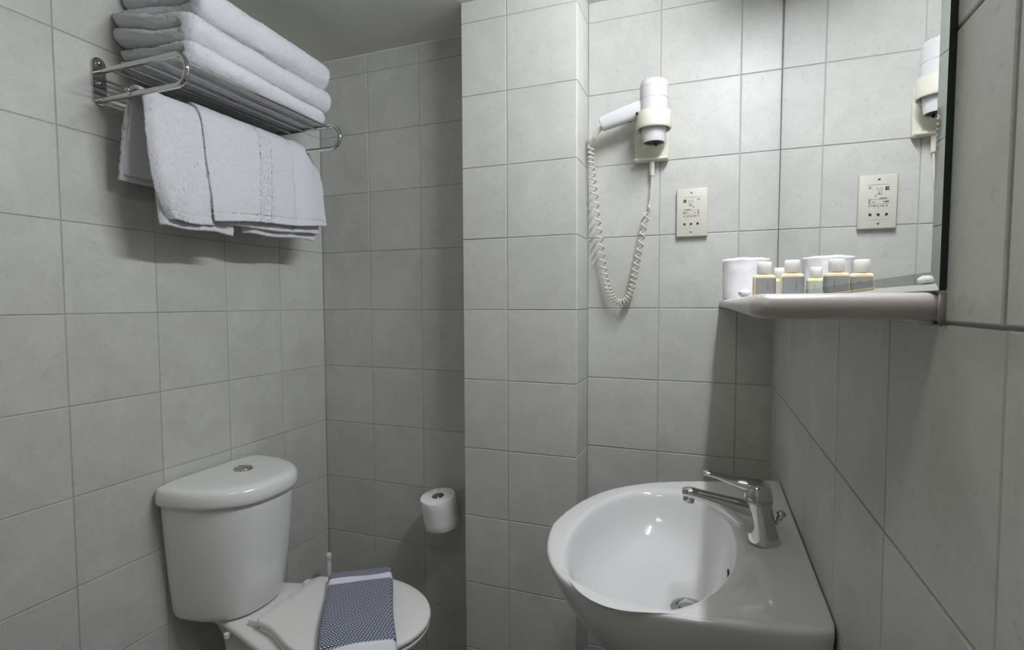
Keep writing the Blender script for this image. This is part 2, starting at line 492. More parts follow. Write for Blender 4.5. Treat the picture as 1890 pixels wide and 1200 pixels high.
# ------------------------------------------------------------------ bottles, soap, spare roll on the shelf
def bottle(loc, r, h, label, liq, lab, capk=1.0, rot=0):
    o = empty('toiletry_bottle', loc, label, 'bottle', 'miniature toiletry bottles on the shelf')
    x, y, z = loc
    def sq(s, zz, p=4.5):
        pts = []
        for k in range(32):
            t = 2 * math.pi * k / 32; c, s_ = math.cos(t), math.sin(t)
            px = math.copysign(abs(c) ** (2 / p), c) * s * r; py = math.copysign(abs(s_) ** (2 / p), s_) * s * r * .8
            pts.append((x + px * math.cos(rot) - py * math.sin(rot), y + px * math.sin(rot) + py * math.cos(rot), z + zz))
        return pts
    b = part('body', loft([sq(.9, 0), sq(.98, .001), sq(1, .003), sq(1, h * .56), sq(.97, h * .60), sq(.85, h * .635, 3.5), sq(.6, h * .655, 2.2), sq(.45, h * .66, 2), sq(.45, h * .70, 2)]), liq, o, sharp=50)
    lw = [sq(1.012, .004)[3:27] if False else [q for i_, q in enumerate(sq(1.012, zz_)) if not 15 <= i_ <= 19] for zz_ in (.004, h * .545)]
    lw = [q[15:] + q[:15] for q in lw]
    lb = part('label', loft(lw, False, False, closed=False), lab, o)
    part('label_print', box(x + r * .25, x + r * .27, y - r * .86, y - r * .83, z + .012, z + .026), M_INK, o, smooth=False)
    part('cap', lathe([(r * .62, h * .665), (r * .66, h * .675), (r * .66, h * .985), (r * .61, h)], (x, y, z), n=32), M_CAP, o, sharp=50)
    return o
SH = SZ1 + .0002
bottle((1.380, -.560, SH), .0168, .060, 'mini bottle with amber edge and grey label nearest the wall roll, leftmost on the shelf', M_LIQ, M_LABEL, rot=.1)
bottle((1.4185, -.585, SH), .0170, .060, 'mini bottle with grey label beside the mirror, widest of the bottles', M_LIQ, M_LABEL, rot=-.05)
bottle((1.421, -.405, SH), .0155, .0585, 'small yellowish mini bottle half hidden behind the other two bottles', M_LIQ2, M_LABEL2)

def paper_roll(name, c, ax, r, h, rc, label, wrap=False):
    ax = V3(ax) / np.linalg.norm(ax)
    o = empty(name, c, label, 'toilet roll')
    vf = lathe([(rc, 0), (r * .97, 0), (r, .003), (r, h * .25), (r * .998, h * .5), (r, h * .75), (r, h - .003), (r * .975, h), (rc, h)], c, ax, 72, (False, False))
    V = vf[0].copy(); C0 = V3(c)
    for i, p in enumerate(V):
        d = p - C0; hh = d @ ax; rad = d - ax * hh; rr = np.linalg.norm(rad)
        if rr > r * .9:
            k = noise.noise(Vector((p * 28).tolist())) * .0016 + noise.noise(Vector((p[0] * 30, p[1] * 30, p[2] * 190))) * (.0016 if wrap else .0010)
            V[i] = C0 + ax * (hh + .6 * k) + rad * (1 + k / rr)
    part('paper', (V, vf[1]), M_PAPER, o, sharp=60)
    part('core', lathe([(rc, .0005), (rc, h - .0005), (rc - .0012, h - .0005), (rc - .0012, .0005), (rc, .0005)], c, ax, 40, (False, False)), M_CARD, o, sharp=50)
    return o, C0, ax
sr, c0, ax = paper_roll('spare_toilet_roll', (1.371, -.205, SH), (0, 0, 1), .0475, .086, .018, 'wrapped spare toilet roll standing on the shelf at the corner', True)
# crinkled wrapper drawn over the roll
rings = []
for i, (rr, hh) in enumerate([(.0485, .001), (.0492, .004), (.0490, .02), (.0488, .035), (.0490, .05), (.0487, .062), (.0492, .070), (.0486, .078), (.0495, .086), (.0502, .0915), (.0490, .0895), (.0440, .0865), (.03, .087), (.018, .0862)]):
    rg = []
    for k in range(90):
        t = 2 * math.pi * k / 90
        p = Vector((math.cos(t) * 2, math.sin(t) * 2, hh * 90))
        q = noise.noise(p) * .0014 + noise.noise(p * 3.1) * .0007
        if i < 2: q *= .2
        rg.append((1.371 + (rr + q) * math.cos(t), -.205 + (rr + q) * math.sin(t), SH + hh + (q * 1.2 if i > 7 else 0)))
    rings.append(rg)
M_WRAP = simple('white_wrapper', (.88, .87, .89), .35, bump=.0006, bscale=90)
part('wrapper', loft(rings, False, False), M_WRAP, sr)

so = []
for y in np.linspace(-.735, -.70, 12):
    u = (y + .7175) / .0175; hh = .0055 * (1 - abs(u) ** 4) ** .5 if abs(u) < 1 else .0005
    hh = max(hh, .0006)
    rg = []
    for k in range(18):
        t = 2 * math.pi * k / 18
        q = noise.noise(Vector((math.cos(t) * 2, math.sin(t) * 2, y * 60))) * .0012
        rg.append((1.3415 + (.0078 + q) * (1.15 - abs(u) * .6) * math.cos(t), y, SH + .0058 + (hh + q) * math.sin(t)))
    so.append(rg)
s_ = part('wrapped_soap', loft(so), M_WRAP, None, (1.3415, -.7175, SH)); tag(s_, 'small crumpled white soap packet on the shelf beside the left bottle', 'soap')

# ------------------------------------------------------------------ shaver socket
PX0, PX1, PZ0, PZ1, PY = 1.2085, 1.2865, .183, .310, -.032
ss = empty('shaver_socket', (1.2475, PY, .2465), 'cream shaver socket plate with black print on the tiled wall', 'socket')
part('plate', box(PX0, PX1, PY - .0125, PY + .0005, PZ0, PZ1, .0022, 3), M_SOCK, ss, sharp=40)
PF = PY - .0126
def flat(name, pts, mat, parent=ss, y=PF, th=.0003):
    """small flat print: polygon in plate coordinates (mm from the plate's top left corner)"""
    P = [(PX0 + a / 1000, PZ1 - b / 1000) for a, b in pts]
    n = len(P)
    V = [(x, y - th, z) for x, z in P] + [(x, y + .0004, z) for x, z in P]
    F = [tuple(range(n)), tuple(range(2 * n - 1, n - 1, -1))] + [(j, (j + 1) % n, n + (j + 1) % n, n + j) for j in range(n)]
    return V, F
def rc(a0, b0, a1, b1): return flat('', [(a0, b0), (a1, b0), (a1, b1), (a0, b1)], None)
def disc(a, b, r, n=14, a0=0, a1=360): return flat('', [(a + r * math.cos(math.radians(a0 + (a1 - a0) * k / (n - (a1 - a0 < 360)))), b + r * math.sin(math.radians(a0 + (a1 - a0) * k / (n - (a1 - a0 < 360))))) for k in range(n)], None)
def textmesh(s, a, b, size, mat, parent, bold=0.0):
    cu = bpy.data.curves.new('text', 'FONT'); cu.body = s; cu.size = size / 1000; cu.extrude = .0001; cu.offset = bold
    cu.resolution_u = 2
    ob = bpy.data.objects.new('text', cu); COL.objects.link(ob)
    dg = bpy.context.evaluated_depsgraph_get(); me = bpy.data.meshes.new_from_object(ob.evaluated_get(dg))
    bpy.data.objects.remove(ob)
    V = [(PX0 + a / 1000 + v.co.x, PF - .0002 - v.co.z, PZ1 - b / 1000 + v.co.y) for v in me.vertices]
    F = [tuple(p.vertices) for p in me.polygons]
    return V, F
# lines and print
for q_ in ((16, 22.5, 62, 23.1), (15, 104.5, 61, 105.1)): part('rim_line', rc(*q_), M_SOCK, ss, smooth=False)
for q_ in ((16, 23.1, 62, 23.5), (15, 105.1, 61, 105.5)): part('groove', rc(*q_), M_LINE, ss, smooth=False)
part('printed_square', rc(16.5, 29, 24.5, 37), M_INK, ss, smooth=False)
tw = textmesh('ISE', 17.0, 34.6, 4.0, None, None)
tw = ([(x, y - .0006, z) for x, y, z in tw[0]], tw[1])
part('lettering', tw, M_SOCK, ss, smooth=False)
prints = [textmesh('CE', 51.5, 32.0, 5.6, None, None, .0001),
          # shaver pictogram
          rc(31, 31.5, 31.6, 46.5), rc(31, 31.5, 36, 32), rc(39, 31.5, 42.4, 32), rc(39, 31.5, 39.5, 38), rc(34, 39.4, 39, 39.9),
          disc(35.2, 35.5, .6, 8), disc(42, 35.5, .6, 8), disc(36.2, 43.2, 2.4, 14, 0, 180), rc(31, 46.0, 35.5, 46.5),
          rc(38, 46.6, 42.5, 47.1), rc(42.3, 47, 42.9, 49.5), disc(43.2, 50.5, 1.2, 10)]
part('printed_symbol', join(*prints), M_INK, ss, smooth=False)
rules = [rc(17, 57.6, 58, 58.2), rc(16.5, 69, 58, 69.6), rc(53, 55.2, 57.5, 55.7), rc(52.4, 58.2, 58, 58.9), rc(53.4, 60, 57.4, 68.0)]
part('printed_rule', join(*rules), M_LINE, ss, smooth=False)
txt = [textmesh('~ 50-60Hz', 17.5, 56.8, 4.2, None, None, .00006), textmesh('MSE 2', 16.5, 65.6, 5.0, None, None, .0001),
       textmesh('4 W', 43, 65.6, 3.8, None, None, .00006), textmesh('120 V', 24.3, 75.2, 4.2, None, None, .00008), textmesh('240 V', 42.2, 74.9, 4.2, None, None, .00008),
       flat('', [(18.6, 74), (20.3, 72.2), (22, 74), (20.3, 75.8)], None), flat('', [(36, 75.5), (40, 71.8), (40, 75)], None), flat('', [(54.8, 72), (58.2, 73.4), (54.8, 74.8)], None)]
part('printed_text', join(*txt), M_INK, ss, smooth=False)
# socket holes: half-round with a blade slot, and one round
def hole(cx, cy, kind):
    r = 3.3
    if kind == 'round': return disc(cx, cy, r, 18)
    s = -1 if kind == 'L' else 1
    pts = [(cx - s * 2.4, cy - 3.0)] + [(cx + s * (.6 + 3.0 * math.cos(t)), cy - .2 + 2.9 * math.sin(t)) for t in np.linspace(-1.45, 1.2, 9)] + [(cx - s * .2, cy + 2.8), (cx - s * 2.4, cy + 5.0)]
    return flat('', pts, None)
for i, (cx, cy, kd) in enumerate(((20.5, 94, 'L'), (36.5, 94, 'R'), (53.5, 93.6, 'round'))):
    part('socket_hole', hole(cx, cy, kd), M_DARK, ss, smooth=False)
for cx, cy in ((37.5, 10.5), (36.8, 114.5)):
    s2 = part('screw', lathe([(.0029, 0), (.0029, .0007), (.0022, .0012)], (PX0 + cx / 1000, PF + .0004, PZ1 - cy / 1000), (0, -1, 0), 16), M_STEEL, ss, sharp=40)
    part('screw_slot', box(PX0 + (cx - 2.6) / 1000, PX0 + (cx + 2.6) / 1000, PF - .0012, PF - .0007, PZ1 - (cy + .6) / 1000, PZ1 - (cy - .6) / 1000), M_DARK, s2, smooth=False)

# ------------------------------------------------------------------ hair dryer holder and hair dryer
DX, DY = 1.1525, -.100
hd = empty('hair_dryer_holder', (1.142, -.032, .39), 'cream wall holder with a round cup carrying the hair dryer', 'holder')
part('back_plate', box(1.097, 1.186, -.046, -.0315, .391, .500, .003, 3), M_CREAM, hd, sharp=40)
part('bottom_lip', box(1.097, 1.186, -.066, -.034, .389, .397, .003, 3), M_CREAM, hd, sharp=40)
part('rating_label', box(1.100, 1.116, -.0468, -.0462, .425, .450), M_SOCK, hd, smooth=False)
part('arm', box(1.128, 1.177, -.075, -.042, .458, .497, .004, 3), M_CREAM, hd, sharp=40)
part('cup_ring', lathe([(.0385, .4985), (.0425, .500), (.0440, .497), (.0445, .462), (.0440, .4575), (.0425, .4555), (.0405, .4565), (.0395, .470), (.0385, .4985)], (DX, DY, 0), n=56, caps=(False, False)), M_CREAM, hd, sharp=50)
part('inner_liner', lathe([(.0385, .495), (.0372, .495), (.0366, .461), (.0372, .4585), (.0385, .462)], (DX, DY, 0), n=56, caps=(False, False)), M_SOCK, hd)
part('cord_gland', lathe([(.0065, .392), (.0068, .385), (.0062, .352), (.0055, .350)], (1.1445, -.052, 0), n=20), M_CREAM, hd, sharp=50)

dy = empty('hair_dryer', (DX, DY, .42), 'white hair dryer hanging nozzle down in its cream wall holder', 'hair dryer')
part('barrel', lathe([(.0355, .470), (.0362, .497), (.0362, .531), (.0354, .5315), (.0354, .5325), (.0362, .533), (.0362, .560), (.0355, .5605), (.0355, .5612), (.0360, .562), (.0352, .573), (.0325, .5785), (.029, .580), (.0285, .577)], (DX, DY, 0), n=56), M_DRYER, dy, sharp=35)
part('nozzle', lathe([(.0318, .476), (.0315, .462), (.0285, .430), (.0270, .423), (.0260, .4225), (.0255, .430)], (DX, DY, 0), n=48), M_DRYER, dy, sharp=50)
gr_ = part('outlet_grille', lathe([(.0256, .4262), (.0256, .4268)], (DX, DY, 0), n=40), M_DARK, dy, smooth=False)
for r in (.008, .0135, .019, .0235):
    part('grille_ring', lathe([(r, .4250), (r + .0012, .4250), (r + .0012, .4264), (r, .4264)], (DX, DY, 0), n=32, caps=(False, False)), M_STEEL, gr_, sharp=40)
part('lock_pin', lathe([(.003, 0), (.003, .004), (.002, .005)], (DX + .004, DY + .020, .4205), (0, 0, 1), 14), M_DARK, dy)
hub = []
for k in range(26):
    t = 2 * math.pi * k / 26
    hub.append(box(DX + .0315 * math.cos(t) - .0009, DX + .0315 * math.cos(t) + .0009, DY + .0315 * math.sin(t) - .0009, DY + .0315 * math.sin(t) + .0009, .5765, .5797))
vs_ = part('air_vent', join(*hub), M_DARK, dy, smooth=False); vs_['kind'] = 'stuff'
HP = smooth_path([(1.128, -.1, .515), (1.100, -.1, .509), (1.060, -.1, .499), (1.024, -.1, .4895), (1.014, -.1, .4865)], 6)
HW = []
for i, p in enumerate(HP):
    u = i / (len(HP) - 1)
    HW.append((.0175 * (1 - .14 * u), .0235 * (1 - .22 * u)) if u < .96 else (.0125, .0155))
part('handle', sweep(HP, HW, 24, power=2.6), M_DRYER, dy, sharp=60)
seam = [(p[0], p[1] - .0166 * (1 - .12 * i / (len(HP) - 1)), p[2] + .0035) for i, p in enumerate(HP[:-1])]
part('handle_seam', tube(seam, .00045, 6), M_LINE, dy)
part('switch', box(1.071, 1.095, -.104, -.095, .4835, .492, .002), M_LINE, dy, sharp=40).rotation_euler = (0, 0, 0)
part('socket_button', lathe([(.004, 0), (.004, .004)], (1.113, -.119, .497), (-.2, -1, -.4), 16), M_DARK, dy, sharp=40)
part('cord_boot', sweep(smooth_path([(1.016, -.1, .478), (1.004, -.097, .468), (.995, -.093, .455)], 5), [(.0066 - .0002 * i, .0066 - .0002 * i) for i in range(11)], 14), M_CREAM, dy, sharp=60)
# coiled cord
cp = [(.994, -.093, .456), (.984, -.078, .444), (.981, -.070, .425), (.981, -.069, .397), (.987, -.068, .352), (.994, -.066, .292), (1.000, -.064, .232), (1.008, -.062, .171),
      (1.015, -.060, .111), (1.026, -.060, .056), (1.036, -.062, .030), (1.050, -.064, .013), (1.066, -.066, .008), (1.081, -.064, .017), (1.092, -.062, .042),
      (1.103, -.058, .100), (1.114, -.054, .160), (1.125, -.050, .222), (1.137, -.047, .272)]
dens = [0, .6, 1.6, 1.5, 1.05, .8, .8, .85, 1.0, 1.5, 1.9, 2.2, 2.4, 2.3, 1.7, 1.15, .9, .8, .55]
sp = smooth_path(cp, 40)
fr = frames(sp, (0, 1, 0))
lens = [0]
for i in range(1, len(sp)): lens.append(lens[-1] + np.linalg.norm(sp[i] - sp[i - 1]))
ph = 0; pts = []; last = 0
STEP = .00035
L = lens[-1]; s = 0; j = 0
while s < L:
    while j < len(sp) - 2 and lens[j + 1] < s: j += 1
    f = (s - lens[j]) / max(1e-9, lens[j + 1] - lens[j])
    p = sp[j] * (1 - f) + sp[j + 1] * f; a, b = fr[j][2], fr[j][3]
    q = (j + f) / 40; i0 = min(int(q), len(dens) - 2); d_ = dens[i0] * (1 - (q - i0)) + dens[i0 + 1] * (q - i0)
    ramp_ = min(1, s / .02, (L - s) / .02)
    R = .0074 * ramp_
    ph += 2 * math.pi * STEP * d_ / .0195
    pts.append(p + (a * math.cos(ph) + b * math.sin(ph)) * R)
    s += STEP
tail = smooth_path([pts[-1], (1.1405, -.048, .290), (1.1425, -.050, .315), (1.1443, -.052, .345), (1.1445, -.052, .352)], 6)[1:]
keep = pts[::2] + [V3(t) for t in tail]
part('coiled_cord', tube(keep, .0023, 8), M_CREAM, dy)

# ------------------------------------------------------------------ towel rack
rk = empty('towel_rack', (0, -.485, .457), 'chrome wall towel rack with slats and looped arms', 'towel rack')
TR = .0060
def stadium(yc, w_, h_, zc, x0, x1):
    rings = []
    for x, s in ((x0, 1), (x1 - .0015, 1), (x1, .93)):
        rg = []
        for k in range(32):
            t = 2 * math.pi * k / 32
            yy = w_ / 2 * math.cos(t) * s; zz = w_ / 2 * math.sin(t) * s + math.copysign(h_ / 2 - w_ / 2, math.sin(t))
            rg.append((x, yc + yy, zc + zz))
        rings.append(rg)
    return loft(rings)
for yc in (-.728, -.243):
    wpl = part('wall_plate', stadium(yc, .030, .107, .5075, .0003, .006), M_CHROME, rk, sharp=40)
    for dz in (.040, -.004, -.043):
        sc_ = part('screw', lathe([(.0058, .006), (.0056, .0085), (.003, .0105), (.0006, .011)], (0, yc - .001, .5075 + dz), (1, 0, 0), 18), M_STEEL, wpl, sharp=50)
    P = [(.004, yc, .528), (.06, yc, .529), (.14, yc, .529), (.235, yc, .529)]
    P += [(.244 + .032 * math.sin(t), yc, .497 + .032 * math.cos(t)) for t in np.linspace(.05, math.pi - .05, 16)]
    P += [(.235, yc, .465), (.14, yc, .4655), (.06, yc, .466), (.004, yc, .466)]
    part('side_arm', tube(P, TR, 16), M_CHROME, rk, sharp=60)
for x in (.046, .094, .142, .190, .236):
    part('slat', tube([(x, -.728, .5265), (x, -.243, .5265)], .0034, 10), M_CHROME, rk, sharp=60)
part('hanging_rail', tube([(.108, -.735, .4665), (.108, -.236, .4665)], .0052, 12), M_CHROME, rk, sharp=60)
for y in (-.736, -.235):
    part('rail_cap', lathe([(.005, -.003), (.0062, 0), (.0045, .004), (.001, .0055)], (.108, y, .4725), (0, 0, 1), 14), M_CHROME, rk)

# ------------------------------------------------------------------ folded bath towels on the rack
def fuzz(n, a): return RNG.normal(0, a, n)
def folded_towel(name, z0, z1, xf_near, xf_far, y0, y1, xb, label, sag=0.0, seed=0, lip=0.0, curl=0.0, ny=250, ns=300, dip=0.0):
    """a towel folded over once: two layers joined by a round fold at the front (+x)"""
    rings = []
    S = np.linspace(0, 1, ns)
    for iy in range(ny):
        v = iy / (ny - 1); y = y0 + (y1 - y0) * v
        e = min(v, 1 - v) * abs(y1 - y0)                # distance to the nearer end
        endk = min(1, e / .022); endk = math.sqrt(max(0, 1 - (1 - endk) ** 2)); endk = .10 + .90 * endk
        xf = xf_near + (xf_far - xf_near) * v - .012 * (1 - endk)
        Ht = (z1 - z0) * (1 + .05 * math.sin(v * 5 + seed))
        t = Ht * .50
        zl = z0 + t / 2; zu = z0 + Ht - t / 2
        dz = -sag * v
        # centre path: back -> front low, half circle, front high -> back
        rr = (zu - zl) / 2; flat_ = xf - t / 2 - rr - xb
        Lt = flat_ * 2 + math.pi * rr
        tt = t * endk
        path = []; nor = []
        for s in np.linspace(0, 1, ns // 2):
            d = s * Lt
            if d < flat_: p = (xb + d, zl); n_ = (0, -1)
            elif d < flat_ + math.pi * rr:
                a = (d - flat_) / rr; p = (xb + flat_ + rr * math.sin(a), (zl + zu) / 2 - rr * math.cos(a)); n_ = (math.sin(a), -math.cos(a))
            else: p = (xb + flat_ - (d - flat_ - math.pi * rr), zu); n_ = (0, 1)
            path.append(p); nor.append(n_)
        ring = []
        for p, n_ in zip(path, nor): ring.append((p[0] + n_[0] * tt / 2, y, p[1] + n_[1] * tt / 2 + dz))
        for p, n_ in list(zip(path, nor))[::-1]: ring.append((p[0] - n_[0] * tt / 2, y, p[1] - n_[1] * tt / 2 + dz))
        rings.append(ring)
    V, F = loft(rings); V = V.copy()
    n = len(rings[0])
    for i in range(len(V)):
        x, y, z = V[i]
        q = Vector((x * 14 + seed * 5, y * 11, z * 30))
        k = noise.noise(q) * .0035 + noise.noise(q * 3) * .0016
        V[i][2] += k * (1 if z > z0 + .006 else .15); V[i][0] += noise.noise(q + Vector((9, 3, 1))) * .004
        near = max(0, 1 - (y - y0) / .10) if y0 < y1 else 0
        V[i][2] += curl * near * max(0, (.14 - x)) / .14 * .05 + dip * math.sin(min(1, max(0, (x + .02) / .24)) * math.pi) * near
        V[i][1] += lip * math.sin(x * 22 + seed) * near
        # woven band near the far end
        for yb in (y1 - .125, y1 - .098):
            if abs(y - yb) < .0035: V[i][0] -= .0016 * (x > xf_far - .03); V[i][2] -= .0008 * (z > (z0 + z1) / 2)
    V += RNG.normal(0, .00065, V.shape)
    o = part(name, (V, F), M_TERRY, None, (.11, (y0 + y1) / 2, z0))
    return tag(o, label, 'towel', 'white bath towels on the rack')
folded_towel('bath_towel', .5325, .580, .250, .226, -.692, -.232, .012, 'white bath towel lying directly on the rack slats, lowest of the stack', seed=1, lip=.006, curl=.4)
folded_towel('bath_towel', .580, .646, .248, .220, -.700, -.196, .006, 'white bath towel in the middle of the stack, its near end curled', seed=2.3, lip=.008, curl=.7)
folded_towel('bath_towel', .647, .728, .246, .218, -.668, -.198, .010, 'white bath towel on top of the stack, partly out of frame', seed=4.1, lip=.008, curl=.3)

# ------------------------------------------------------------------ hanging hand towels
KEY = ["#########....", "#.......#....", "#.#####.#.###", "#.#...#.#.#.#", "#.#.###.#.#.#", "#.#.....#.#..", "#.#######.###", "#............"]
def key_h(u, v, w_, cell):
    """raised meander band: u across the band 0..w, v along the band"""
    if u < 0 or u > w_: return 0
    if u < .0026 or u > w_ - .0026: return 1.2
    a = int((u - .004) / ((w_ - .008) / 8)); b = int(v / cell) % 13
    if u < .004 or u > w_ - .004 or a < 0 or a > 7: return 0
    return 1.0 if KEY[a][b] == '#' else 0
def drape(name, parent, ya, yb, prof, th, seed, ns=170, ny=140, shift=None, band=None, crease=None, wave=.004, mat=None, origin=None, corner=0.0, roll=.014, hem=True):
    """prof(v) gives the (x, z) points of the hanging profile at v (0 left .. 1 right)"""
    Vt = []
    for iy in range(ny):
        v = iy / (ny - 1)
        pp = smooth_path([(x, 0, z) for x, z in prof(v)], 10)
        cl_ = [0]
        for i in range(1, len(pp)): cl_.append(cl_[-1] + np.linalg.norm(pp[i] - pp[i - 1]))
        L_ = cl_[-1]; row = []
        xs = np.interp(np.linspace(0, L_, ns), cl_, [p[0] for p in pp]); zs = np.interp(np.linspace(0, L_, ns), cl_, [p[2] for p in pp])
        for k in range(ns):
            s = k / (ns - 1)
            y = ya + (yb - ya) * v
            if shift: y += shift(s, v)
            x, z = xs[k], zs[k]
            top = .486; dn = max(0, (top - z) / .28)
            q = Vector((y * 17 + seed, s * 5, seed * 3))
            dx = noise.noise(q) * wave * (.3 + dn) + noise.noise(q * 2.7) * wave * .35
            fr_ = 1 if s > .45 else -1
            x += dx * fr_
            if crease and fr_ > 0: x += crease(y, z)
            if fr_ > 0 and v < .10: x -= roll * (1 - v / .10) ** 2.2 * min(1, dn * 3)
            if corner and fr_ > 0: x -= .014 * min(1, max(0, v - .68) / .12) * min(1, dn * 4)
            if corner and s > .5: y += corner * max(0, 1 - v / .35) * max(0, (s - .80) / .20) ** 2
            if s > .9: z += .0022 * math.sin(v * 9 + seed) * (s - .9) / .1
            if band and fr_ > 0:
                hgt = key_h(y + band[2] * (top - z) - band[0], (top - z), band[1], .0068); x += hgt * .0022
            # hem: a stitched flat edge
            if hem and s > .96: x -= .0012 * (s < .968)
            row.append((x, y, z))
        Vt.append(row)
    V, F = loft(Vt, False, False, closed=False)
    V = V + RNG.normal(0, .00038, V.shape)
    o = part(name, (V, F), mat or M_TERRY, parent, origin)
    m = o.modifiers.new('thickness', 'SOLIDIFY'); m.thickness = th; m.offset = 0
    return o
def profA(xb, zb, xf, zf, t=0.0):
    return lambda v: [(xb, zb), (xb + .012, .36), (.088 - t, .455), (.096 - t * .5, .478 + t * .3), (.108, .4805 + t), (.122 + t * .5, .476 + t * .3), (.132 + t, .455), (.140 + t, .40), ((xf + .140) / 2 + t + .002, .30), (xf + t, zf)]
ta = drape('hand_towel', None, -.722, -.520, profA(.046, .288, .150, .199, .004), .008, 1.0, shift=lambda s, v: .018 * max(0, s - .5) * 2 * (1 - v), origin=(.108, -.62, .19), wave=.006, corner=.026)
tag(ta, 'white hand towel hanging from the rack rail at the left, plain', 'towel', 'hand towels hanging from the rail')
drape('folded_layer', ta, -.716, -.505, profA(.056, .30, .140, .186, 0), .007, 1.6, ns=130, ny=90, shift=lambda s, v: .026 * max(0, s - .5) * 2 * (1 - v), wave=.005)
def profB(t, zl, zr, xb=.05, xf=.158):
    def f(v):
        zz = zl + (zr - zl) * v; rr = max(0, (v - .80) / .20) ** 2 * .022
        return [(xb, .30), (xb + .012, .37), (.086 - t, .455 - rr), (.095 - t, .478 - rr), (.108, .4815 + t - rr), (.123 + t, .477 - rr), (.134 + t, .455 - rr), (.144 + t, .40), ((xf + .144) / 2 + t, .31), (xf + t, zz)]
    return f
def creaseB(y, z):
    yc = -.292 - .06 * (.486 - z) * .8
    d = y - yc
    return -.007 * math.exp(-(d / .010) ** 2) + (.006 * math.exp(-((d - .045) / .035) ** 2) if d > -.02 else 0) - (.012 * max(0, (y + .235)) / .05 * max(0, (z - .36) / .1) if y > -.235 else 0)
tb = drape('hand_towel', None, -.592, -.192, profB(.012, .212, .247), .008, 5.0, ns=230, ny=260, shift=lambda s, v: .014 * max(0, s - .5) * 2 * (1 - v) + .004 * v, band=(-.418, .042, .10), crease=creaseB, origin=(.108, -.39, .2), wave=.004, roll=.006)
tag(tb, 'white hand towel with a woven key band, right of the plain one', 'towel', 'hand towels hanging from the rail')
drape('folded_layer', tb, -.575, -.196, profB(.0, .205, .222, .058, .150), .006, 6.2, ns=110, ny=120, shift=lambda s, v: .014 * max(0, s - .5) * 2 * (1 - v), crease=creaseB, wave=.003, mat=M_TERRY)
drape('folded_layer', tb, -.470, -.202, profB(-.005, .196, .205, .066, .142), .006, 7.7, ns=110, ny=100, shift=lambda s, v: .01 * max(0, s - .5) * 2 * (1 - v), wave=.003, mat=M_TERRY)

# ------------------------------------------------------------------ toilet
YC = -.462
to = empty('toilet', (.30, YC, FZ), 'white close-coupled toilet with tank against the left wall', 'toilet')
TC = -.481
def dshape(hw, dep, z, x0=.006, n=30, m=2.5, q=2.5, yc=None, bulge=0.0):
    yc = TC
    pts = []
    for k in range(n + 1):
        t = -math.pi / 2 + math.pi * k / n
        y = math.copysign(abs(math.sin(t)) ** (2 / m), t) * hw; x = dep * max(0, math.cos(t)) ** (2 / q)
        pts.append((x0 + x + (.004 if k in (0, n) else .004), yc + y, z))
    back = []
    for k in range(1, 12): back.append((x0 + .002, yc + hw * .985 * (1 - 2 * k / 12), z))
    return pts + back
tank = [dshape(0.1041, .150, -.803), dshape(0.1217, .176, -.801), dshape(0.1296, .186, -.793), dshape(0.1340, .193, -.77), dshape(0.1437, .209, -.68), dshape(0.1517, .219, -.58), dshape(0.1561, .224, -.50), dshape(0.1561, .224, -.492), dshape(0.1455, .205, -.4915)]
subsurf(part('tank', loft(tank), M_PORC, to, sharp=70), 1)
def lidz(hw, dep, z): return dshape(hw, dep, z, .004)
def dome(rg, zt, yc=YC):
    out = []
    for x, y, z in rg: out.append((x, y, z + zt * (1 - ((y - yc) / .2) ** 2)))
    return out
lid = [lidz(0.1508, .216, -.4935), lidz(0.1631, .233, -.4930), lidz(0.1680, .2385, -.489), lidz(0.1689, .240, -.478), lidz(0.1680, .239, -.464), lidz(0.1649, .235, -.4545), lidz(0.1596, .228, -.4488), lidz(0.1508, .216, -.4462), lidz(0.1235, .17, -.4452), lidz(0.0706, .10, -.4447), lidz(0.0176, .03, -.4445)]
subsurf(part('tank_lid', loft(lid), M_PORC, to, sharp=70), 1)
BX, BY, BZ = .100, -.457, -.4455
fb = part('flush_button', lathe([(.0245, -.002), (.0245, .003), (.023, .0052), (.0195, .0062), (.0188, .0045)], (BX, BY, BZ), n=40), M_CHROME, to, sharp=40)
part('button_half', lathe([(.018, 0), (.0178, .0068), (.016, .0078)], (BX, BY, BZ), n=36), M_CHROME, fb, sharp=40)
part('button_slot', box(BX - .0175, BX + .0175, BY - .0007, BY + .0007, BZ + .0074, BZ + .0081), M_DARK, fb, smooth=False)

def bowl_out(x0, x1, hwb, hwm, z, xm_=.43, yc=YC, n=24):
    """egg outline: back edge at x0 (half width hwb), widest hwm at xm_, round front at x1"""
    pts = []
    for k in range(n + 1):                         # front half ellipse from -y to +y
        t = -math.pi / 2 + math.pi * k / n
        pts.append((xm_ + (x1 - xm_) * math.cos(t), yc + hwm * math.sin(t), z))
    side = []
    for k in range(1, 9):
        u = k / 9; w_ = hwm + (hwb - hwm) * (u * u * (3 - 2 * u)); side.append((xm_ + (x0 + .022 - xm_) * u, yc + w_, z))
    cor = [(x0 + .022 - .022 * math.sin(t), yc + hwb - .022 + .022 * math.cos(t), z) for t in np.linspace(0, math.pi / 2, 5)]
    mid = [(x0, yc + (hwb - .022) * (1 - 2 * k / 6), z) for k in range(1, 6)]
    right = side + cor
    left = [(x, 2 * yc - y, z_) for x, y, z_ in right][::-1]
    return pts + right + mid + left
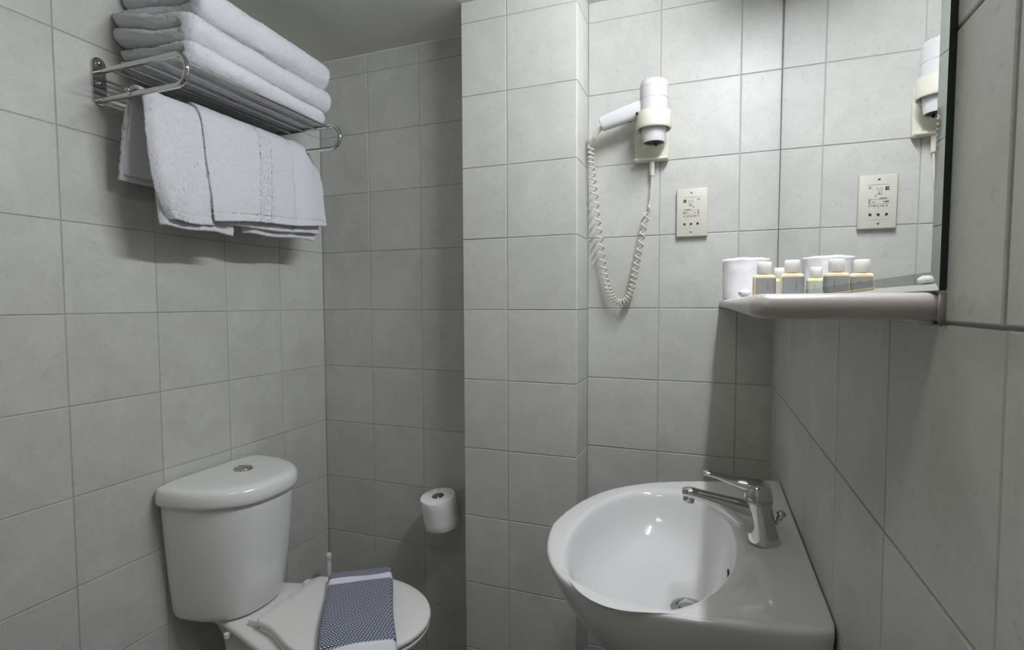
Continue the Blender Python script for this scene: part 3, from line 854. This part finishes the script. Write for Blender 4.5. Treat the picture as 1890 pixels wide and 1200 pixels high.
bowl = [bowl_out(.10, .47, .09, .105, FZ + .0), bowl_out(.10, .475, .09, .108, FZ + .03, .36), bowl_out(.11, .47, .085, .10, FZ + .12, .36), bowl_out(.10, .50, .085, .115, FZ + .22, .38),
        bowl_out(.07, .56, .050, .128, FZ + .30, .40), bowl_out(.05, .60, .055, .150, FZ + .355, .42), bowl_out(.03, .625, .066, .166, FZ + .380, .43), bowl_out(.020, .637, .086, .173, FZ + .391, .43), bowl_out(.018, .641, .093, .176, FZ + .400, .43), bowl_out(.018, .642, .094, .177, FZ + .409, .43),
        bowl_out(.024, .638, .089, .174, FZ + .4155, .43), bowl_out(.04, .625, .078, .16, FZ + .417, .43)]
subsurf(part('bowl', loft(bowl), M_PORC, to, sharp=80), 1)
SX0 = .243
LC = -.455
def flatlid(x0, x1, hwb, hwm, z0_, z1_, dome_=0.0, e=.004, xm_=.44):
    yc0 = LC
    R = [bowl_out(x0 + e, x1 - e, hwb - e, hwm - e, z0_, xm_, LC), bowl_out(x0 + .0005, x1 - .0005, hwb, hwm, z0_ + (z1_ - z0_) * .2, xm_, LC), bowl_out(x0, x1, hwb, hwm, z0_ + (z1_ - z0_) * .6, xm_, LC),
         bowl_out(x0 + e * .35, x1 - e * .35, hwb - e * .35, hwm - e * .35, z1_ - (z1_ - z0_) * .12, xm_, LC), bowl_out(x0 + e, x1 - e, hwb - e, hwm - e, z1_, xm_, LC)]
    for s, dz in ((.85, .5), (.6, .8), (.3, .95), (.05, 1)):
        cx = xm_ - .02
        R.append([(cx + (x - cx) * s, LC + (y - LC) * s, z1_ + dome_ * dz) for x, y, z in R[4]])
    return loft(R)
part('seat', flatlid(SX0 + .004, .654, .116, .175, -.8025, -.7915), M_SEAT, to, sharp=50)
part('seat_lid', flatlid(SX0, .657, .118, .174, -.7895, -.7745, .0022, .0045), M_SEAT, to, sharp=50)
for s in (-1, 1):
    yy = LC + s * .095
    part('hinge', box(SX0 - .028, SX0 + .004, yy - .011, yy + .011, -.803, -.786, .003), M_SEAT, to, sharp=40)
part('fixing_nut', lathe([(.008, 0), (.008, -.01), (.004, -.012)], (.165, YC - .118, -.822), (0, 0, 1), 12), M_SEAT, to, sharp=40)

# ------------------------------------------------------------------ bath mat on the toilet lid
ML, MW, MT = .42, .172, .030
P0 = V3((.305, -.368, 0)); dL = V3((.572, -.820, 0)); dW = V3((.820, .572, 0))
nu, nv = 70, 170
rings = []; att = []
for j in range(nv):
    v = j / (nv - 1)
    lv = v * ML; e = min(lv, ML - lv); ek = min(1, e / .013); ek = math.sqrt(max(0, 1 - (1 - ek) ** 2)); th = MT * (.08 + .92 * ek)
    rg = []; n_top = nu
    w0 = .002 * math.sin(v * 9); 
    for k in range(nu):                                   # top, left to right
        u = k / (nu - 1); ed = min(u, 1 - u) * MW
        kk = min(1, ed / .012); kk = math.sqrt(max(0, 1 - (1 - kk) ** 2))
        z = -.7722 + MT * .5 + (th * .5) * kk
        z += .0022 * noise.noise(Vector((u * 3, v * 5, 1))) * kk + .003 * math.exp(-((lv - .03) / .02) ** 2) * kk * math.sin(u * 7)
        p = P0 + dL * lv + dW * (u * MW + w0); rg.append((p[0], p[1], z)); att.append((u * MW, lv, 0))
    for k in range(nu - 2, 0, -1):
        u = k / (nu - 1); ed = min(u, 1 - u) * MW
        kk = min(1, ed / .012); kk = math.sqrt(max(0, 1 - (1 - kk) ** 2))
        z = -.7722 + MT * .5 - (th * .5) * kk
        p = P0 + dL * lv + dW * (u * MW + w0); rg.append((p[0], p[1], z)); att.append((u * MW, lv, 0))
    rings.append(rg)
V, F = loft(rings)
V = V.copy()
for i in range(len(V)):                                   # sag where it overhangs the lid
    x, y, z = V[i]
    d = math.hypot((x - .44) / (.217 if x > .44 else .3), (y - YC) / .175) - 1
    if d > 0: V[i][2] -= min(.05, d * d * .9 + d * .03)
ma = part('bath_mat', (V, F), M_MAT, None, (.44, YC, -.772), attr=att)
tag(ma, 'folded blue and white woven bath mat with white bands on the toilet lid', 'bath mat')

# ------------------------------------------------------------------ toilet brush in its holder
tbz = FZ
br = empty('toilet_brush', (.082, -.10, tbz), 'white toilet brush standing in the corner behind the toilet', 'toilet brush')
part('brush_pot', lathe([(.045, 0), (.048, .004), (.042, .10), (.040, .13), (.043, .135), (.038, .135), (.036, .02)], (.082, -.10, tbz), n=32), M_SEAT, br, sharp=50)
part('handle', lathe([(.006, .02), (.006, .20), (.0075, .30), (.0082, .345), (.0070, .352), (.0092, .356), (.0096, .368), (.0080, .373), (.003, .375)], (.082, -.10, tbz), n=24), M_SEAT, br, sharp=50)
part('bristles', lathe([(.012, .022), (.03, .03), (.033, .06), (.03, .09), (.01, .10)], (.082, -.10, tbz), n=24), M_WHITE, br)

# ------------------------------------------------------------------ toilet roll and its holder on the back wall
RA = V3((-.07, -.16, .98)); RA /= np.linalg.norm(RA)
RC = V3((.509, -.075, -.693))
tr_, _, _ = paper_roll('toilet_roll', tuple(RC), tuple(RA), .0555, .098, .0195, 'white toilet roll upright on its spindle on the back wall')
hp = empty('toilet_roll_holder', (.515, 0, -.70), 'slim chrome spindle holder behind the toilet roll on the back wall', 'roll holder')
cc = RC + RA * .05
b0 = RC - RA * .010; b1 = RC + RA * .088
part('wall_rose', lathe([(.016, 0), (.016, .005), (.012, .008)], (b0[0], -.0, b0[2] - .004), (0, -1, 0), 24), M_CHROME, hp, sharp=40)
part('spindle', tube(smooth_path([(b0[0], -.004, b0[2] - .004), (b0[0], -.045, b0[2] - .006), tuple(b0), tuple(b0 + RA * .02), tuple(b1)], 6), .0045, 12), M_CHROME, hp)
part('spindle_knob', lathe([(.007, -.004), (.0085, 0), (.006, .006), (.001, .008)], tuple(b1), tuple(RA), 16), M_CHROME, hp)

# ------------------------------------------------------------------ wash basin
CYB = -.517
def zrim(x): 
    z = -.400 - .092 * (1.45 - x)
    t = min(1, max(0, (x - 1.413) / .012)); return z + .0045 * t * t * (3 - 2 * t)
OUT = [(1.4485, .299), (1.40, .2985), (1.34, .2975), (1.28, .2955), (1.228, .2905), (1.175, .279), (1.13, .258), (1.086, .227), (1.052, .184), (1.026, .131), (1.009, .072), (1.0005, .02)]
def densify(P, n=10):
    return [tuple(p[:2]) for p in smooth_path([(a, b, 0) for a, b in P], n)]
half = densify(OUT); outline = [(x, CYB - y) for x, y in half] + [(.999, CYB)] + [(x, CYB + y) for x, y in half][::-1]
ICX, ICY = 1.192, -.548
def inner_pt(t):
    c, s = math.cos(t), math.sin(t)
    ax_ = .150 if c > 0 else .139; p = 2.25 if c > 0 else 2.05
    return (ICX + ax_ * math.copysign(abs(c) ** (2 / p), c), ICY + .2505 * math.copysign(abs(s) ** (2 / p), s))
NB = 128
OC = (1.25, CYB)
def ray_out(t):
    dx, dy = math.cos(t), math.sin(t); best = None
    for i in range(len(outline)):
        x0, y0 = outline[i]; x1, y1 = outline[(i + 1) % len(outline)]
        ex, ey = x1 - x0, y1 - y0; den = dx * ey - dy * ex
        if abs(den) < 1e-12: continue
        s = ((x0 - OC[0]) * ey - (y0 - OC[1]) * ex) / den; u = ((x0 - OC[0]) * dy - (y0 - OC[1]) * dx) / den
        if s > 0 and -1e-6 <= u <= 1 + 1e-6: best = s if best is None else min(best, s)
    return (OC[0] + dx * best, OC[1] + dy * best)
# angles chosen so that the outline's corners are sampled
angs = [2 * math.pi * k / NB for k in range(NB)]
for sgn in (-1, 1):
    ca = math.atan2(sgn * .299, 1.4485 - OC[0]) % (2 * math.pi)
    i = min(range(NB), key=lambda k: abs(angs[k] - ca)); angs[i] = ca
oring = [ray_out(t) for t in angs]; iring = [inner_pt(t) for t in angs]
def ring_o(s, dz, c=(1.37, CYB), zf=None, inset=0.0):
    r = []
    for x, y in oring:
        xx = c[0] + (x - c[0]) * s; yy = c[1] + (y - c[1]) * s
        if x > 1.447: xx = 1.4485
        dx, dy = OC[0] - xx, OC[1] - yy; l = math.hypot(dx, dy)
        if inset: xx += dx / l * inset; yy += dy / l * inset
        if x > 1.447: xx = 1.4485 - (inset * .3)
        r.append((xx, yy, (zrim(x) + dz) if zf is None else zf))
    return r
def ring_i(s, dz, c=(ICX + .02, ICY)): return [(c[0] + (x - c[0]) * s, c[1] + (y - c[1]) * s, zrim(min(x, 1.36)) * (1 if True else 0) + dz) for x, y in iring]
def ring_b(s, z, c): return [(c[0] + (x - c[0]) * s, c[1] + (y - c[1]) * s, z) for x, y in iring]
def mixr(a, b, t): return [tuple(p[i] * (1 - t) + q[i] * t for i in range(3)) for p, q in zip(a, b)]
def outz(s, z): return ring_o(s, 0, zf=z)
oi = ring_o(1, 0, inset=.012); ii = ring_i(1.05, -.002)
def flatz(r, d): return [(x, y, zrim(x) + d) for x, y, z in r]
DC = (1.268, -.562)
R = [ring_o(.28, -.225), ring_o(.42, -.218), ring_o(.60, -.190), ring_o(.75, -.150), ring_o(.865, -.103), ring_o(.935, -.064), ring_o(.970, -.038), ring_o(.988, -.021), ring_o(.998, -.010), ring_o(1, -.004, inset=.0006), ring_o(1, -.001, inset=.004), oi,
     flatz(mixr(oi, ii, .33), -.0005), flatz(mixr(oi, ii, .66), -.001), ii, ring_i(1.015, -.0045), ring_i(.985, -.012), ring_i(.955, -.030)]
bs = [(.90, .060, .15), (.82, .085, .30), (.68, .104, .5), (.50, .116, .75), (.30, .123, .92), (.12, .127, 1)]
for s, d, k in bs:
    c = (ICX + (DC[0] - ICX) * k, ICY + (DC[1] - ICY) * k)
    a = []
    for x, y in iring:
        z = (zrim(x) * (1 - k) + (-.418) * k) - d
        a.append((c[0] + (x - c[0]) * s, c[1] + (y - c[1]) * s, z))
    R.append(a)
wbs = empty('wash_basin', (1.45, CYB, -.64), 'white wall-hung wash basin with an oval bowl on the right wall', 'wash basin')
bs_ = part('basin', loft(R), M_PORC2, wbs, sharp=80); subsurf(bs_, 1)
dz_ = -.5438
dr_ = part('drain', lathe([(.033, .000), (.033, .0022), (.029, .0042), (.024, .0035), (.022, .0005), (.0215, -.008)], (DC[0], DC[1], dz_), n=40), M_CHROME, wbs, sharp=40)
part('drain_plug', lathe([(.019, .000), (.019, .0052), (.016, .0075), (.004, .0085)], (DC[0], DC[1], dz_), n=36), M_CHROME, dr_, sharp=40)
part('drain_hole', lathe([(.0215, -.002), (.0205, -.0018)], (DC[0], DC[1], dz_ + .001), n=30), M_DARK, dr_)
part('overflow_slot', box(1.3285, 1.3315, -.622, -.600, -.4485, -.441, .001), M_DARK, wbs, sharp=40)
part('waste_pipe', tube([(1.36, CYB, -.63), (1.36, CYB, -.80), (1.38, CYB, -.83), (1.449, CYB, -.84)], .018, 20), M_CHROME, wbs)

# ------------------------------------------------------------------ basin mixer tap
TX, TYY, TZ = 1.387, -.553, -.4035
tp = empty('mixer_tap', (TX, TYY, TZ), 'chrome single lever mixer tap standing on the basin ledge', 'tap')
def ell(cx, cz, rx, ry, tilt=0.0, n=32, cy=TYY): return [(cx + rx * math.cos(2 * math.pi * k / n), cy + ry * math.sin(2 * math.pi * k / n), cz + tilt * rx * math.cos(2 * math.pi * k / n)) for k in range(n)]
part('tap_body', loft([ell(TX + .002, TZ - .002, .0265, .0255), ell(TX + .002, TZ + .001, .0268, .0255), ell(TX, TZ + .012, .0245, .0235), ell(TX - .003, TZ + .030, .0222, .0215), ell(TX - .006, TZ + .048, .0215, .0215), ell(TX - .008, TZ + .062, .0215, .0220), ell(TX - .0085, TZ + .0665, .0212, .0218)]), M_CHROME, tp, sharp=60)
SPT = smooth_path([(1.378, TYY, -.3665), (1.358, TYY, -.362), (1.336, TYY, -.353), (1.309, TYY, -.3435), (1.281, TYY, -.3365), (1.265, TYY, -.3335), (1.2535, TYY, -.3345)], 6)
SPW = [(.0185, .0290), (.0170, .0255), (.0155, .0185), (.0135, .0122), (.0125, .0088), (.0118, .0085), (.0085, .0065)]
WI = [tuple(p[:2]) for p in smooth_path([(a, b, 0) for a, b in SPW], 6)]
part('spout', sweep(SPT, WI, 24, power=3.0), M_CHROME, tp, sharp=60)
part('aerator', lathe([(.0098, 0), (.0102, -.010), (.0095, -.014), (.007, -.0142), (.0065, -.010)], (1.2655, TYY, -.337), (.15, 0, 1), 28), M_CHROME, tp, sharp=45)
part('cartridge_ring', loft([ell(TX - .0085, TZ + .0665, .0225, .0228), ell(TX - .0085, TZ + .0705, .0230, .0232), ell(TX - .0085, TZ + .0730, .0222, .0226)]), M_STEEL, tp, sharp=45)
part('lever_cap', loft([ell(TX - .0085, TZ + .0735, .0228, .0228), ell(TX - .009, TZ + .082, .0225, .0225, .06), ell(TX - .010, TZ + .092, .0210, .0212, .12), ell(TX - .0105, TZ + .0975, .0185, .0190, .10), ell(TX - .011, TZ + .1005, .012, .013, .06)]), M_CHROME, tp, sharp=60)
LP = smooth_path([(1.385, TYY, -.3055), (1.362, TYY, -.3085), (1.340, TYY, -.3055), (1.315, TYY, -.2990), (1.296, TYY, -.2955), (1.288, TYY, -.2950)], 6)
LW = [tuple(p[:2]) for p in smooth_path([(.019, .007, 0), (.0180, .0115, 0), (.0135, .0085, 0), (.0105, .0052, 0), (.0095, .0044, 0), (.007, .003, 0)], 6)]
part('lever', sweep(LP, LW, 20, power=2.6), M_CHROME, tp, sharp=60)
part('pop_up_knob', sweep(smooth_path([(1.406, TYY, -.372), (1.412, TYY, -.360), (1.4155, TYY, -.349)], 4), [(.0028, .0028)] * 3 + [(.005, .005)] * 3 + [(.0078, .0078)] * 2 + [(.005, .005)], 14), M_STEEL, tp)

# ------------------------------------------------------------------ lift everything so that the floor is at height 0
for o in list(SC.objects):
    if o.parent is None and o is not cam:
        o.location.z += ZO
